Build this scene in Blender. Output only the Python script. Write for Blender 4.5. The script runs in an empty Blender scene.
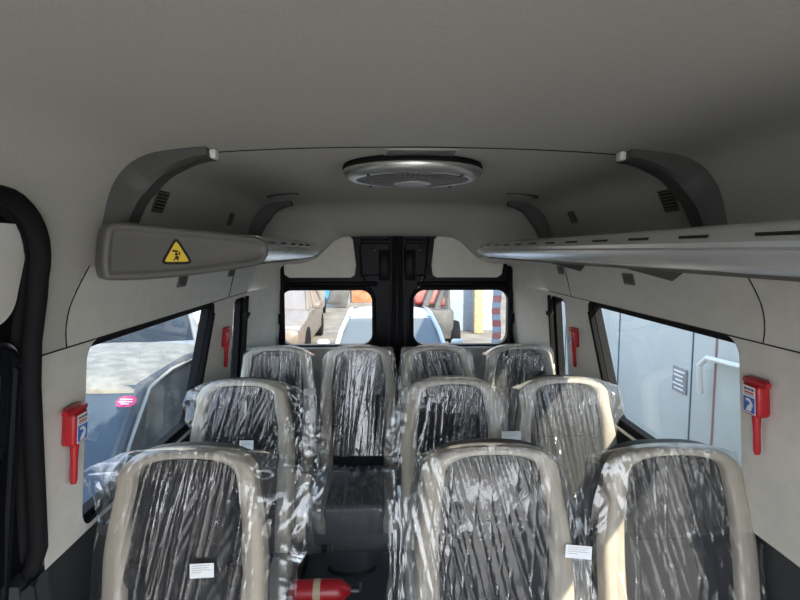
import bpy, bmesh, math, random
from mathutils import Vector, Matrix, noise
from mathutils.geometry import tessellate_polygon
random.seed(7)
PI = math.pi
C = bpy.context.scene.collection
scene = bpy.context.scene

# ------------------------------------------------------------------ camera
CAM = Vector((-0.1, 0.0, 1.70))
cd = bpy.data.cameras.new('camera'); cd.sensor_width = 36; cd.lens = 24.3
cd.clip_start = 0.02; cd.clip_end = 300
cam = bpy.data.objects.new('camera', cd); C.objects.link(cam)
cam.location = CAM
cam.rotation_euler = (math.radians(90 - 5.29), 0, math.radians(-1.91))
scene.camera = cam
Rm = cam.rotation_euler.to_matrix()
def ray(px, py):
    return Rm @ Vector(((px - 400) / 540.0, (300 - py) / 540.0, -1))
def at(px, py, Y):                       # the point of the pixel's ray at distance Y down the van
    d = ray(px, py); return CAM + d * (Y / d.y)

# ------------------------------------------------------------------ materials
def nt(m):
    m.use_nodes = True; return m.node_tree.nodes, m.node_tree.links
def mat(name, col, rough=0.6, metal=0.0, var=0.0, vscale=8.0, bump=0.0, bscale=200.0, spec=0.5, col2=None, stretch=None):
    m = bpy.data.materials.new(name); N, L = nt(m)
    b = N['Principled BSDF']; b.inputs['Base Color'].default_value = (*col, 1)
    b.inputs['Roughness'].default_value = rough; b.inputs['Metallic'].default_value = metal
    b.inputs['Specular IOR Level'].default_value = spec
    tc = N.new('ShaderNodeTexCoord'); src = tc.outputs['Object']
    if stretch:
        mp = N.new('ShaderNodeMapping'); mp.inputs['Scale'].default_value = stretch
        L.new(src, mp.inputs['Vector']); src = mp.outputs['Vector']
    if var or col2:
        n = N.new('ShaderNodeTexNoise'); n.inputs['Scale'].default_value = vscale; n.inputs['Detail'].default_value = 6
        L.new(src, n.inputs['Vector'])
        r = N.new('ShaderNodeValToRGB')
        c2 = col2 if col2 else tuple(min(1, c * (1 + var)) for c in col)
        c1 = col if col2 else tuple(c * (1 - var) for c in col)
        r.color_ramp.elements[0].color = (*c1, 1); r.color_ramp.elements[1].color = (*c2, 1)
        r.color_ramp.elements[0].position = .38; r.color_ramp.elements[1].position = .64
        L.new(n.outputs['Fac'], r.inputs['Fac']); L.new(r.outputs['Color'], b.inputs['Base Color'])
    if bump:
        n2 = N.new('ShaderNodeTexNoise'); n2.inputs['Scale'].default_value = bscale; n2.inputs['Detail'].default_value = 3
        L.new(src, n2.inputs['Vector'])
        bp = N.new('ShaderNodeBump'); bp.inputs['Strength'].default_value = bump; bp.inputs['Distance'].default_value = .004
        L.new(n2.outputs['Fac'], bp.inputs['Height']); L.new(bp.outputs['Normal'], b.inputs['Normal'])
    return m
def schlick(N, L, f0, normal=None):
    lw = N.new('ShaderNodeLayerWeight'); lw.inputs['Blend'].default_value = .5
    if normal is not None: L.new(normal, lw.inputs['Normal'])
    p = N.new('ShaderNodeMath'); p.operation = 'POWER'; p.inputs[1].default_value = 5; L.new(lw.outputs['Facing'], p.inputs[0])
    q = N.new('ShaderNodeMath'); q.operation = 'MULTIPLY_ADD'; q.inputs[1].default_value = 1 - f0; q.inputs[2].default_value = f0; q.use_clamp = True
    L.new(p.outputs[0], q.inputs[0]); return q.outputs[0]
def glass_mat(name, tint, gloss=0.06, haze=0.0, hcol=(.8, .85, .9)):
    m = bpy.data.materials.new(name); N, L = nt(m); N.remove(N['Principled BSDF'])
    out = N['Material Output']; t = N.new('ShaderNodeBsdfTransparent'); t.inputs[0].default_value = (*tint, 1)
    g = N.new('ShaderNodeBsdfGlossy'); g.inputs['Roughness'].default_value = .02
    mx = N.new('ShaderNodeMixShader'); L.new(schlick(N, L, .045), mx.inputs[0]); L.new(t.outputs[0], mx.inputs[1]); L.new(g.outputs[0], mx.inputs[2])
    if haze:
        d = N.new('ShaderNodeBsdfDiffuse'); d.inputs[0].default_value = (*hcol, 1)
        tr = N.new('ShaderNodeBsdfTranslucent'); tr.inputs[0].default_value = (*hcol, 1)
        a = N.new('ShaderNodeAddShader'); L.new(d.outputs[0], a.inputs[0]); L.new(tr.outputs[0], a.inputs[1])
        m2 = N.new('ShaderNodeMixShader'); m2.inputs[0].default_value = haze
        nz = N.new('ShaderNodeTexNoise'); nz.inputs['Scale'].default_value = 6; nz.inputs['Detail'].default_value = 8
        tc = N.new('ShaderNodeTexCoord'); L.new(tc.outputs['Object'], nz.inputs['Vector'])
        mm = N.new('ShaderNodeMath'); mm.operation = 'MULTIPLY'; mm.inputs[1].default_value = haze * 2
        L.new(nz.outputs['Fac'], mm.inputs[0]); L.new(mm.outputs[0], m2.inputs[0])
        L.new(mx.outputs[0], m2.inputs[1]); L.new(d.outputs[0], m2.inputs[2]); L.new(m2.outputs[0], out.inputs[0])
    else:
        L.new(mx.outputs[0], out.inputs[0])
    return m
def film_mat(name, haze=.02, gl=.08):
    m = bpy.data.materials.new(name); N, L = nt(m); N.remove(N['Principled BSDF']); out = N['Material Output']
    t = N.new('ShaderNodeBsdfTransparent'); t.inputs[0].default_value = (.97, .98, .99, 1)
    tc = N.new('ShaderNodeTexCoord'); mp = N.new('ShaderNodeMapping'); mp.inputs['Scale'].default_value = (1, 1, .35)
    L.new(tc.outputs['Object'], mp.inputs['Vector'])
    n = N.new('ShaderNodeTexNoise'); n.inputs['Scale'].default_value = 90; n.inputs['Detail'].default_value = 3; n.inputs['Distortion'].default_value = .8
    L.new(mp.outputs['Vector'], n.inputs['Vector'])
    bp = N.new('ShaderNodeBump'); bp.inputs['Strength'].default_value = .22; bp.inputs['Distance'].default_value = .004
    L.new(n.outputs['Fac'], bp.inputs['Height'])
    g = N.new('ShaderNodeBsdfGlossy'); g.inputs['Roughness'].default_value = .085; g.inputs[0].default_value = (1, 1, 1, 1)
    L.new(bp.outputs['Normal'], g.inputs['Normal'])
    d = N.new('ShaderNodeBsdfDiffuse'); d.inputs[0].default_value = (.9, .92, .95, 1)
    tr = N.new('ShaderNodeBsdfTranslucent'); tr.inputs[0].default_value = (.9, .92, .95, 1)
    dm = N.new('ShaderNodeMixShader'); dm.inputs[0].default_value = .5; L.new(d.outputs[0], dm.inputs[1]); L.new(tr.outputs[0], dm.inputs[2])
    m1 = N.new('ShaderNodeMixShader'); m1.inputs[0].default_value = haze; L.new(t.outputs[0], m1.inputs[1]); L.new(dm.outputs[0], m1.inputs[2])
    m2 = N.new('ShaderNodeMixShader'); L.new(schlick(N, L, gl, bp.outputs['Normal']), m2.inputs[0]); L.new(m1.outputs[0], m2.inputs[1]); L.new(g.outputs[0], m2.inputs[2])
    L.new(m2.outputs[0], out.inputs[0])
    return m

M = {}
M['headliner'] = mat('headliner', (.46, .452, .415), .95, var=.05, vscale=260, bump=.12, bscale=900, spec=.15)
M['trim'] = mat('trim_plastic', (.64, .622, .57), .55, var=.03, vscale=20, bump=.08, bscale=600, spec=.35)
M['rack'] = mat('rack_plastic', (.105, .102, .096), .5, var=.03, vscale=15, bump=.05, bscale=500)
M['rack_lip'] = mat('rack_lip_metal', (.76, .765, .76), .27, metal=.6, var=.03, vscale=6)
M['dark_trim'] = mat('dark_trim', (.035, .037, .04), .6, bump=.1, bscale=500)
M['bracket'] = mat('bracket_plastic', (.065, .065, .063), .6, bump=.05, bscale=400)
M['slot'] = mat('slot_black', (.008, .008, .009), .8)
M['vent'] = mat('vent_plastic', (.16, .158, .15), .6)
M['rubber'] = mat('rubber', (.010, .010, .011), .75, spec=.12)
M['paint'] = mat('black_paint', (.006, .0065, .009), .34, var=.1, vscale=3, spec=.07)
M['rib'] = mat('glossy_rib', (.008, .0085, .011), .2, spec=.6)
M['clip'] = mat('white_clip', (.7, .7, .68), .5)
M['floor'] = mat('floor_vinyl', (.045, .045, .05), .6, var=.3, vscale=40, bump=.1, bscale=300)
M['beige'] = mat('beige_leather', (.35, .31, .25), .5, var=.04, vscale=20, bump=.15, bscale=350)
M['fabric'] = mat('black_fabric', (.020, .021, .024), .9, var=.12, vscale=300, bump=.15, bscale=1200, spec=.2)
M['shell'] = mat('seat_shell', (.022, .023, .026), .6, bump=.1, bscale=400)
M['metal'] = mat('seat_metal', (.05, .05, .055), .4, metal=.7)
M['film'] = film_mat('clear_film')
M['film_crinkled_lit'] = film_mat('crinkled_film_lit', .24, .10)  # crinkled film, its haze raised to whiten it in place of sunlight
M['film_sheet'] = film_mat('cloudy_film', .075, .08)
M['red'] = mat('red_plastic', (.36, .010, .016), .35, var=.05)
M['label_white'] = mat('label_white', (.78, .79, .80), .5)
M['label_blue'] = mat('label_blue', (.04, .13, .48), .45)
M['print'] = mat('label_print', (.10, .10, .12), .6)
M['print_red'] = mat('label_red', (.5, .03, .04), .5)
M['yellow'] = mat('sign_yellow', (.72, .50, .03), .5)
M['chrome'] = mat('chrome', (.75, .75, .74), .33, metal=.85)
M['grille'] = mat('grille_plastic', (.14, .14, .135), .5)
M['hub'] = mat('hub_plastic', (.42, .42, .41), .45)
M['glass_side'] = glass_mat('tinted_side_glass', (.46, .475, .465), haze=.02, hcol=(.7, .8, .9))
M['glass_rear'] = glass_mat('rear_glass', (.42, .43, .42))
M['glass_dark'] = mat('dark_glass', (.012, .014, .017), .06)
M['case'] = mat('case_plastic', (.035, .039, .048), .38, bump=.05, bscale=300)
M['tape'] = mat('tape_tan', (.45, .36, .22), .6)

# ------------------------------------------------------------------ object helpers
def link(o, parent=None):
    C.objects.link(o)
    if parent: o.parent = parent
    return o
def obj(name, bm, m, parent=None, smooth=True, angle=40):
    me = bpy.data.meshes.new(name)
    bmesh.ops.recalc_face_normals(bm, faces=bm.faces[:])
    bm.to_mesh(me); bm.free()
    for x in (m if isinstance(m, (list, tuple)) else [m]): me.materials.append(M[x] if isinstance(x, str) else x)
    o = bpy.data.objects.new(name, me)
    if smooth:
        for p in me.polygons: p.use_smooth = True
        try: me.set_sharp_from_angle(angle=math.radians(angle))
        except Exception: pass
    return link(o, parent)
def thing(name, label, cat, loc=(0, 0, 0), rot=(0, 0, 0), group=None):
    o = bpy.data.objects.new(name, None); o.empty_display_size = .05; link(o)
    o.location = loc; o.rotation_euler = rot
    return tag(o, label, cat, group)
def tag(o, label, cat, group=None):
    o['label'] = label; o['category'] = cat
    if group: o['group'] = group
    return o
def struct(o):
    o['kind'] = 'structure'; return o
def copy_tree(o, parent=None):
    c = o.copy(); link(c)
    if parent: c.parent = parent
    for ch in list(o.children): copy_tree(ch, c)
    return c
def box(bm, c, s, bev=0.0, seg=2, rot=None):
    r = bmesh.ops.create_cube(bm, size=1.0)
    vs = r['verts']
    bmesh.ops.scale(bm, vec=s, verts=vs)
    if bev:
        es = list({e for v in vs for e in v.link_edges})
        rr = bmesh.ops.bevel(bm, geom=es, offset=bev, segments=seg, affect='EDGES', profile=.5)
        vs = list({v for f in rr['faces'] for v in f.verts} | {v for v in vs if v.is_valid})
    if rot is not None: bmesh.ops.rotate(bm, cent=(0, 0, 0), matrix=rot, verts=vs)
    bmesh.ops.translate(bm, vec=c, verts=vs)
    return vs
def boxbm(*a, **k):
    bm = bmesh.new(); box(bm, *a, **k); return bm
def tube(bm, pts, r, n=8, flat=(1, 1), closed=False, up=None):
    pts = [Vector(p) for p in pts]; rings = []; m = len(pts)
    for i, p in enumerate(pts):
        a = pts[(i - 1) % m] if (closed or i > 0) else p; b = pts[(i + 1) % m] if (closed or i < m - 1) else p
        t = (b - a).normalized(); u = Vector(up) if up else Vector((0, 0, 1))
        if abs(t.dot(u)) > .95: u = Vector((1, 0, 0)) if abs(t.x) < .9 else Vector((0, 1, 0))
        s = t.cross(u).normalized(); w = s.cross(t).normalized()
        rr = r[i] if isinstance(r, (list, tuple)) else r
        rings.append([bm.verts.new(p + s * (math.cos(2 * PI * k / n) * rr * flat[0]) + w * (math.sin(2 * PI * k / n) * rr * flat[1])) for k in range(n)])
    for i in range(m if closed else m - 1):
        A, B = rings[i], rings[(i + 1) % m]
        for k in range(n): bm.faces.new((A[k], A[(k + 1) % n], B[(k + 1) % n], B[k]))
    if not closed: bm.faces.new(rings[0][::-1]); bm.faces.new(rings[-1])
    return bm
def grid(bm, rows, closed_u=False):
    V = [[bm.verts.new(p) for p in r] for r in rows]
    for i in range(len(V) - 1):
        n = len(V[i])
        for j in range(n if closed_u else n - 1):
            a, b, c, d = V[i][j], V[i][(j + 1) % n], V[i + 1][(j + 1) % n], V[i + 1][j]
            bm.faces.new((a, b, c, d))
    return V
def lathe(bm, prof, n=48, cx=0, cy=0, zs=1):
    rows = [[(cx + r * math.cos(2 * PI * k / n), cy + r * math.sin(2 * PI * k / n), z) for k in range(n)] for r, z in prof]
    return grid(bm, rows, True)
def rrect(y0, y1, z0, z1, r, n=8, skew_rear=0.0):
    pts = []                             # rounded rectangle, counter-clockwise, in (y,z); rear edge may lean
    for cy, cz, a0 in ((y1 - r, z1 - r, 0), (y0 + r, z1 - r, 90), (y0 + r, z0 + r, 180), (y1 - r, z0 + r, 270)):
        for k in range(n + 1):
            a = math.radians(a0 + 90 * k / n); pts.append((cy + r * math.cos(a), cz + r * math.sin(a)))
    if skew_rear:
        out = []
        for y, z in pts:
            f = max(0, (y - y0) / (y1 - y0)); out.append((y - skew_rear * f * (z1 - z) / (z1 - z0), z))
        pts = out
    return pts
def inset(pts, d):
    n = len(pts); out = []
    for i in range(n):
        a = Vector(pts[i - 1]); b = Vector(pts[(i + 1) % n]); t = (b - a).normalized()
        nrm = Vector((-t.y, t.x)); out.append(tuple(Vector(pts[i]) + nrm * d))
    return out
def resample(pts, n):
    P = [Vector(p) for p in pts]; L = [0]
    for a, b in zip(P, P[1:]): L.append(L[-1] + (b - a).length)
    out = []
    for k in range(n):
        s = L[-1] * k / (n - 1); i = 0
        while i < len(P) - 2 and L[i + 1] < s: i += 1
        f = (s - L[i]) / max(1e-9, L[i + 1] - L[i]); out.append(P[i].lerp(P[i + 1], min(1, f)))
    return out
def smooth(t):
    t = max(0, min(1, t)); return t * t * (3 - 2 * t)
def poly_prism(bm, pts, thick, M4):
    """flat outline (x,y) given thickness along -z..0 and put in place by M4"""
    n = len(pts)
    a = [bm.verts.new(M4 @ Vector((p[0], p[1], 0))) for p in pts]; b = [bm.verts.new(M4 @ Vector((p[0], p[1], thick))) for p in pts]
    for tri in tessellate_polygon([[Vector((p[0], p[1], 0)) for p in pts]]):
        bm.faces.new([b[i] for i in tri]); bm.faces.new([a[i] for i in reversed(tri)])
    for i in range(n): bm.faces.new((a[i], a[(i + 1) % n], b[(i + 1) % n], b[i]))

# ------------------------------------------------------------------ van cross-section
PROF = [(.95, 0), (.95, .90), (.915, .93), (.872, 1.46), (.850, 1.56)]
_u = [(.850, 1.56), (.812, 1.70), (.795, 1.79), (.768, 1.875), (.705, 1.935), (.60, 1.953), (.45, 1.964), (.25, 1.972), (0, 1.975)]
for _k in range(2):
    _u = [_u[0]] + [(a[0] * f + b[0] * (1 - f), a[1] * f + b[1] * (1 - f)) for a, b in zip(_u, _u[1:]) for f in (.75, .25)] + [_u[-1]]
PROF += _u[1:]
def secx(z):
    for (x0, z0), (x1, z1) in zip(PROF, PROF[1:]):
        if z <= z1: return x0 + (x1 - x0) * (z - z0) / (z1 - z0)
    return 0
YR0, YR1 = 3.10, 3.575
def taper(y): return .125 * max(0, (y - YR0) / (YR1 - YR0))
def on_wall(px, py, side):
    """where a pixel's ray meets the inner shell"""
    d = ray(px, py); t = .2
    while t < 6:
        p = CAM + d * t
        if p.z > 1.975 or abs(p.x) > secx(max(0, p.z)) - .0005: return p
        t += .002
    return p
def wall_frame(p):
    """4x4: x along the van, y up along the section, z out of the wall into the van"""
    s = 1 if p.x > 0 else -1
    z0 = min(1.974, p.z + .02); z1 = p.z - .02
    a = Vector((s * secx(z1), 0, z1)); b = Vector((s * secx(z0), 0, z0))
    u = (b - a).normalized(); X = Vector((0, 1, 0)); N = X.cross(u)
    if N.dot(Vector((-p.x, 0, 1.2 - p.z))) < 0: X = -X; N = X.cross(u)
    return Matrix(((X.x, u.x, N.x, p.x), (X.y, u.y, N.y, p.y), (X.z, u.z, N.z, p.z), (0, 0, 0, 1)))

# floor
bm = bmesh.new(); box(bm, (0, 1.1, -.03), (1.96, 5.1, .06)); struct(obj('floor', bm, 'floor', smooth=False))

# ceiling: one lofted headliner from rail to rail
half = [p for p in PROF if p[1] >= 1.46]
def full(h): return [(-x, z) for x, z in h] + [(x, z) for x, z in h[::-1][1:]]
NS = 120
secA = resample(full(half), NS)
endh = [(.755, 1.44), (.755, 1.58), (.72, 1.612), (.66, 1.608), (.60, 1.615), (.53, 1.643), (.467, 1.70), (.41, 1.757), (.36, 1.780), (.30, 1.787), (.15, 1.79), (0, 1.79)]
secB = resample(full(endh), NS)
def door_open(y, z, grow=0.0):           # the sliding-door opening on the left
    yr = 1.185 + .10 * max(0, (1.70 - z)) + grow; zt = 1.80 + grow; r = .16
    if y > yr or z > zt or y < -.02: return False
    if y > yr - r and z > zt - r: return (y - yr + r) ** 2 + (z - zt + r) ** 2 < r * r
    return True
ys = [-1.3, -.6, -.02] + [.2 + .2 * i for i in range(4)] + [.86 + .012 * i for i in range(44)] + [1.6, 2.0, 2.4, 2.8, 3.0, 3.1] + [YR0 + (YR1 - YR0) * i / 14 for i in range(1, 15)]
rows = []
for y in ys:
    t = (y - YR0) / (YR1 - YR0)
    if t <= 0: rows.append([(p.x, y, p.y) for p in secA])
    else:
        s = smooth(t); sz = smooth(t * 1.05)
        rows.append([(a.x + (b.x - a.x) * s, y, a.y + (b.y - a.y) * sz) for a, b in zip(secA, secB)])
bm = bmesh.new(); grid(bm, rows)
kill = [f for f in bm.faces if f.calc_center_median().x < 0 and door_open(f.calc_center_median().y, f.calc_center_median().z)]
bmesh.ops.delete(bm, geom=kill, context='FACES')
for f in bm.faces:
    c_ = f.calc_center_median()
    if max(v.co.z for v in f.verts) < 1.665 and (c_.x > 0 or c_.y > 1.36 - .05 * math.sin((1.66 - c_.z) / .2 * PI * .8)): f.material_index = 1
ceil = struct(obj('ceiling', bm, ['headliner', 'trim'], angle=60))

# side walls with windows
Z0, Z1 = .93, 1.462
def wx(side, y, z, out=0): return side * (secx(z) - taper(y) + out)
def wall(side, name, spans, holes, lo):
    bm = bmesh.new()
    for (ya, yb), hs in zip(spans, holes):
        outer = [(ya + (.065 if ya > 1 else 0), Z0), (yb, Z0), (yb, Z1), (ya + (.012 if ya > 1 else 0), Z1)]
        loops = [outer] + [h[::-1] for h in hs]
        flat = [p for l in loops for p in l]
        vs = [bm.verts.new((wx(side, y, z), y, z)) for y, z in flat]
        for t in tessellate_polygon([[Vector((p[0], p[1], 0)) for p in l] for l in loops]):
            try: bm.faces.new([vs[i] for i in t])
            except ValueError: pass
        for h in hs:                     # reveals
            a = [bm.verts.new((wx(side, y, z), y, z)) for y, z in h]; b = [bm.verts.new((wx(side, y, z, .05), y, z)) for y, z in h]
            n = len(h)
            for i in range(n): bm.faces.new((a[i], a[(i + 1) % n], b[(i + 1) % n], b[i])).material_index = 1
    # rear quarter beside the doors
    grid(bm, [[(wx(side, y, z), y, z) for z in (.0, .90, .93, 1.2, 1.465)] for y in (3.10, 3.3, 3.575)])
    w = struct(obj(name, bm, ['trim', 'rubber'], smooth=False))
    bm = bmesh.new()
    for ya, yb in lo:
        grid(bm, [[(wx(side, y, z), y, z) for z in (0, .90, .93)] for y in (ya, yb)])
    obj('lower_panel', bm, 'dark_trim', w, smooth=False)
    return w
main_hole = rrect(1.425, 2.53, .945, 1.460, .055, skew_rear=.22)
rear_hole = rrect(2.84, 3.08, .945, 1.44, .05, skew_rear=0)
front_hole = rrect(.10, 1.06, .945, 1.452, .07)
cab_hole = rrect(-1.2, -.12, .945, 1.452, .07)
wl = wall(-1, 'wall_left', [(-1.3, -.02), (1.20, 3.10)], [[cab_hole], [main_hole, rear_hole]], [(-1.3, -.02), (1.2, 3.1)])
wr = wall(1, 'wall_right', [(-1.3, 3.10)], [[cab_hole, front_hole, main_hole, rear_hole]], [(-1.3, 3.1)])
# wedge of pillar trim up to the slanted sliding-door edge is covered by the seal
def window(name, side, hole, m='glass_side', seal=.022):
    bm = bmesh.new(); ins = inset(hole, seal); n = len(hole)
    A = [bm.verts.new((wx(side, y, z, .02), y, z)) for y, z in hole]; B = [bm.verts.new((wx(side, y, z, .02), y, z)) for y, z in ins]
    D = [bm.verts.new((wx(side, y, z, .055), y, z)) for y, z in ins]
    for i in range(n):
        j = (i + 1) % n
        bm.faces.new((A[i], A[j], B[j], B[i])); bm.faces.new((B[i], B[j], D[j], D[i]))
    w = struct(obj(name, bm, 'rubber', smooth=False))
    bm = bmesh.new(); vs = [bm.verts.new((wx(side, y, z, .05), y, z)) for y, z in hole]
    bm.faces.new(vs); obj('pane', bm, m, w, smooth=False)
    return w
k = 1
for side in (-1, 1):
    for h in ([main_hole, rear_hole] if side < 0 else [main_hole, rear_hole, front_hole]):
        w = window('window_%d' % k, side, h); k += 1
        if h is rear_hole:               # black stay that props the small pane
            bm = bmesh.new(); box(bm, (wx(side, 3.07, 1.335) - side * .012, 3.075, 1.335), (.03, .06, .022), .004)
            box(bm, (wx(side, 3.05, 1.335) - side * .02, 3.045, 1.335), (.02, .02, .04), .004)
            obj('stay', bm, 'rubber', w)
            bm = bmesh.new(); tube(bm, [(wx(side, 3.085, z, -.004), 3.085, z) for z in (.95, 1.1, 1.3, 1.44)], .015, 8, up=(1, 0, 0)); obj('rubber_seal', bm, 'rubber', w)
        if h is main_hole:
            bm = bmesh.new(); tube(bm, [(wx(side, 2.53 - .22 * (1.452 - z) / .507 - .004, z, .012), 2.53 - .22 * (1.452 - z) / .507 - .004, z) for z in (.98, 1.1, 1.3, 1.41)], .018, 8, up=(1, 0, 0)); obj('rubber_seal', bm, 'rubber', w)
# panel joints
def trim_line(name, pts, r=.0025):
    bm = bmesh.new(); tube(bm, pts, r, 6); return struct(obj(name, bm, 'slot'))
trim_line('trim_1', [(p.x, 1.47, p.y - .0005) for p in secA if abs(p.x) < .56], .0022)
for i, s in enumerate((-1, 1)):
    trim_line('trim_%d' % (2 + i), [(wx(s, y, 1.462, -.001), y, 1.462) for y in ((1.2, 1.6, 2.2, 2.8, 3.1) if s < 0 else (-.5, .5, 1.2, 1.6, 2.2, 2.8, 3.1))], .002)
    trim_line('trim_%d' % (4 + i), [(s * (secx(z) - .001), 1.36 - .05 * math.sin((1.66 - z) / .2 * PI * .8), z) for z in (1.66, 1.64, 1.62, 1.60, 1.58, 1.56, 1.54, 1.52, 1.50, 1.48, 1.465)], .0016)
    trim_line('trim_%d' % (6 + i), [(s * (secx(z) - .001), 2.75 - .1 * (1.66 - z), z) for z in (1.66, 1.58, 1.52, 1.465)], .0018)

# ------------------------------------------------------------------ sliding door on the left
def dx(z): return -(secx(z) + .045)
d1 = struct(thing('door_1', 'x', 'door')); del d1['label']; del d1['category']
zz = [.15 + .033 * i for i in range(52)]
bm = bmesh.new(); grid(bm, [[(dx(z), y, z) for z in zz] for y in (-.06, .3, .7, 1.0, 1.34)]); obj('door_panel', bm, 'paint', d1)
def on_door(bm, pts, o1, o2):
    """raised plate of outline pts on the inner face of the sliding door"""
    n = len(pts); a = [bm.verts.new((dx(z) + o1, y, z)) for y, z in pts]; b = [bm.verts.new((dx(z) + o2, y, z)) for y, z in pts]
    bm.faces.new(b)
    for i in range(n): bm.faces.new((a[i], a[(i + 1) % n], b[(i + 1) % n], b[i]))
bm = bmesh.new(); on_door(bm, rrect(.1, 1.165, 1.545, 1.752, .05), 0, .012); obj('trim_pad', bm, 'trim', d1)
wh = rrect(.1, 1.20, .72, 1.50, .07)
bm = bmesh.new(); on_door(bm, wh, 0, .006); obj('pane', bm, 'glass_dark', d1)
bm = bmesh.new(); tube(bm, [(dx(z) + .012, y, z) for y, z in wh], .011, 8, closed=True); obj('pane_frame', bm, 'paint', d1)
bm = bmesh.new(); tube(bm, [(dx(z) + .006, y, z) for y, z in inset(wh, .045)], .003, 6, closed=True); obj('pane_bead', bm, 'metal', d1)
# fat rubber seal round the opening, on the shell
pts = []
for z in [.1 + .1 * i for i in range(16)]: pts.append((1.185 + .10 * max(0, 1.70 - z), z))
for k in range(0, 10):
    a = PI / 2 * k / 9; pts.append((1.185 - .16 + .16 * math.cos(a), 1.64 + .16 * math.sin(a)))
for y in (.9, .7, .4, .1): pts.append((y, 1.80))
bm = bmesh.new(); tube(bm, [(-(secx(z) + .003), y - .010, z) for y, z in pts], .019, 12, up=(1, 0, 0))
tube(bm, [(-(secx(z) + .045), y - .002, z) for y, z in pts], .016, 10, up=(1, 0, 0))
s = struct(obj('trim_8', bm, 'rubber'))
# pillar skin between the seal and the window, under the door edge slope
bm = bmesh.new(); box(bm, (-.96, 1.255, .45), (.05, .11, .96)); struct(obj('trim_9', bm, 'dark_trim', smooth=False))

# ------------------------------------------------------------------ rear doors
def rear_door(name, s):
    Y = 3.56
    hole = rrect(.165, .768, 1.07, 1.437, .075) if s < 0 else rrect(.108, .740, 1.07, 1.437, .075)
    ds = .045 if s < 0 else .0
    out = [(.004, .1), (.82, .1), (.82, 1.88), (.004, 1.88)]
    bm = bmesh.new()
    loops = [out, hole[::-1]]; flat = [p for l in loops for p in l]
    tri = tessellate_polygon([[Vector((p[0], p[1], 0)) for p in l] for l in loops])
    for yy in (Y, Y + .06):
        vs = [bm.verts.new((s * x, yy, z)) for x, z in flat]
        for t in tri:
            try: bm.faces.new([vs[i] for i in t])
            except ValueError: pass
    n = len(hole); a = [bm.verts.new((s * x, Y, z)) for x, z in hole]; b = [bm.verts.new((s * x, Y + .06, z)) for x, z in hole]
    for i in range(n): bm.faces.new((a[i], a[(i + 1) % n], b[(i + 1) % n], b[i]))
    d = struct(obj(name, bm, 'paint', smooth=False))
    bm = bmesh.new(); tube(bm, [(s * x, Y - .002, z) for x, z in inset(hole, -.012)], .014, 8, closed=True); obj('window_seal', bm, 'rubber', d)
    bm = bmesh.new(); bm.faces.new([bm.verts.new((s * x, Y + .045, z)) for x, z in hole]); obj('pane', bm, 'glass_rear', d, smooth=False)
    # raised frame above the window and the grey pad
    pad = [(.245, 1.77), (.225, 1.60), (.235, 1.535), (.26, 1.520), (.66, 1.520), (.69, 1.54), (.70, 1.60), (.70, 1.77), (.66, 1.80), (.28, 1.80)]
    pad = [(x + ds, z) for x, z in pad]
    bm = bmesh.new(); poly_prism(bm, [(x, z) for x, z in pad], .014, Matrix(((s, 0, 0, 0), (0, 0, -1, Y), (0, 1, 0, 0), (0, 0, 0, 1))))
    es = [e for e in bm.edges]; obj('trim_pad', bm, 'trim', d, angle=30)
    bm = bmesh.new(); tube(bm, [(s * x, Y - .004, z) for x, z in inset(pad, .016)[::-1]], .010, 8, closed=True); obj('pad_rim', bm, 'rib', d)
    bm = bmesh.new(); box(bm, (s * .43, Y - .008, 1.478), (.60, .03, .03), .012); obj('upper_rail', bm, 'paint', d)
    bm = bmesh.new()
    tube(bm, [(s * .02, Y - .012, .3), (s * .02, Y - .012, 1.86)], .016, 8); obj('edge_seal', bm, 'rubber', d)
    if s > 0:
        bm = bmesh.new(); box(bm, (0, Y - .004, .99), (.05, .022, 1.78), .006); obj('overlap_flange', bm, 'paint', d)
    bm = bmesh.new(); box(bm, (s * .085, Y - .008, 1.60), (.07, .022, .20), .008); obj('lock_cover', bm, 'paint', d)
    bm = bmesh.new(); tube(bm, [(s * x, Y - .004, z) for x, z in rrect(.05, .20 + ds, 1.535, 1.745, .02, 4)], .006, 6, closed=True); tube(bm, [(s * x, Y - .004, z) for x, z in rrect(.05, .20 + ds, 1.765, 1.86, .02, 4)], .006, 6, closed=True)
    tube(bm, [(s * .215, Y - .004, 1.86), (s * (.20 + ds), Y - .006, 1.70), (s * (.185 + ds), Y - .006, 1.53), (s * (.12 + ds), Y - .004, 1.42)], .009, 6)
    obj('pressed_ribs', bm, 'rib', d)
    bm = bmesh.new()
    tube(bm, [(s * .055, Y - .012, 1.46), (s * .055, Y - .012, 1.33), (s * .055, Y - .012, 1.05)], .005, 6)
    tube(bm, [(s * .155, Y - .018, 1.735), (s * .165, Y - .02, 1.70), (s * .19, Y - .018, 1.70)], .007, 6)
    box(bm, (s * .15, Y - .016, 1.70), (.025, .02, .018), .004); obj('lock_rod', bm, 'metal', d)
    bm = bmesh.new(); box(bm, (s * .41, Y - .018, .585), (.78, .035, .95), .02); obj('lower_trim', bm, 'trim', d)
    bm = bmesh.new()
    for z in (.5, 1.25, 1.62): box(bm, (s * .76, Y - .02, z), (.03, .05, .07), .006)
    obj('hinge', bm, 'paint', d)
    return d
rear_door('door_2', -1); rear_door('door_3', 1)
# black door-frame posts either side of the opening
for i, s in enumerate((-1, 1)):
    bm = bmesh.new(); tube(bm, [(s * .752, 3.535, z) for z in (.1, .8, 1.3, 1.60)], .016, 8); struct(obj('trim_%d' % (10 + i), bm, 'rubber'))
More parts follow.
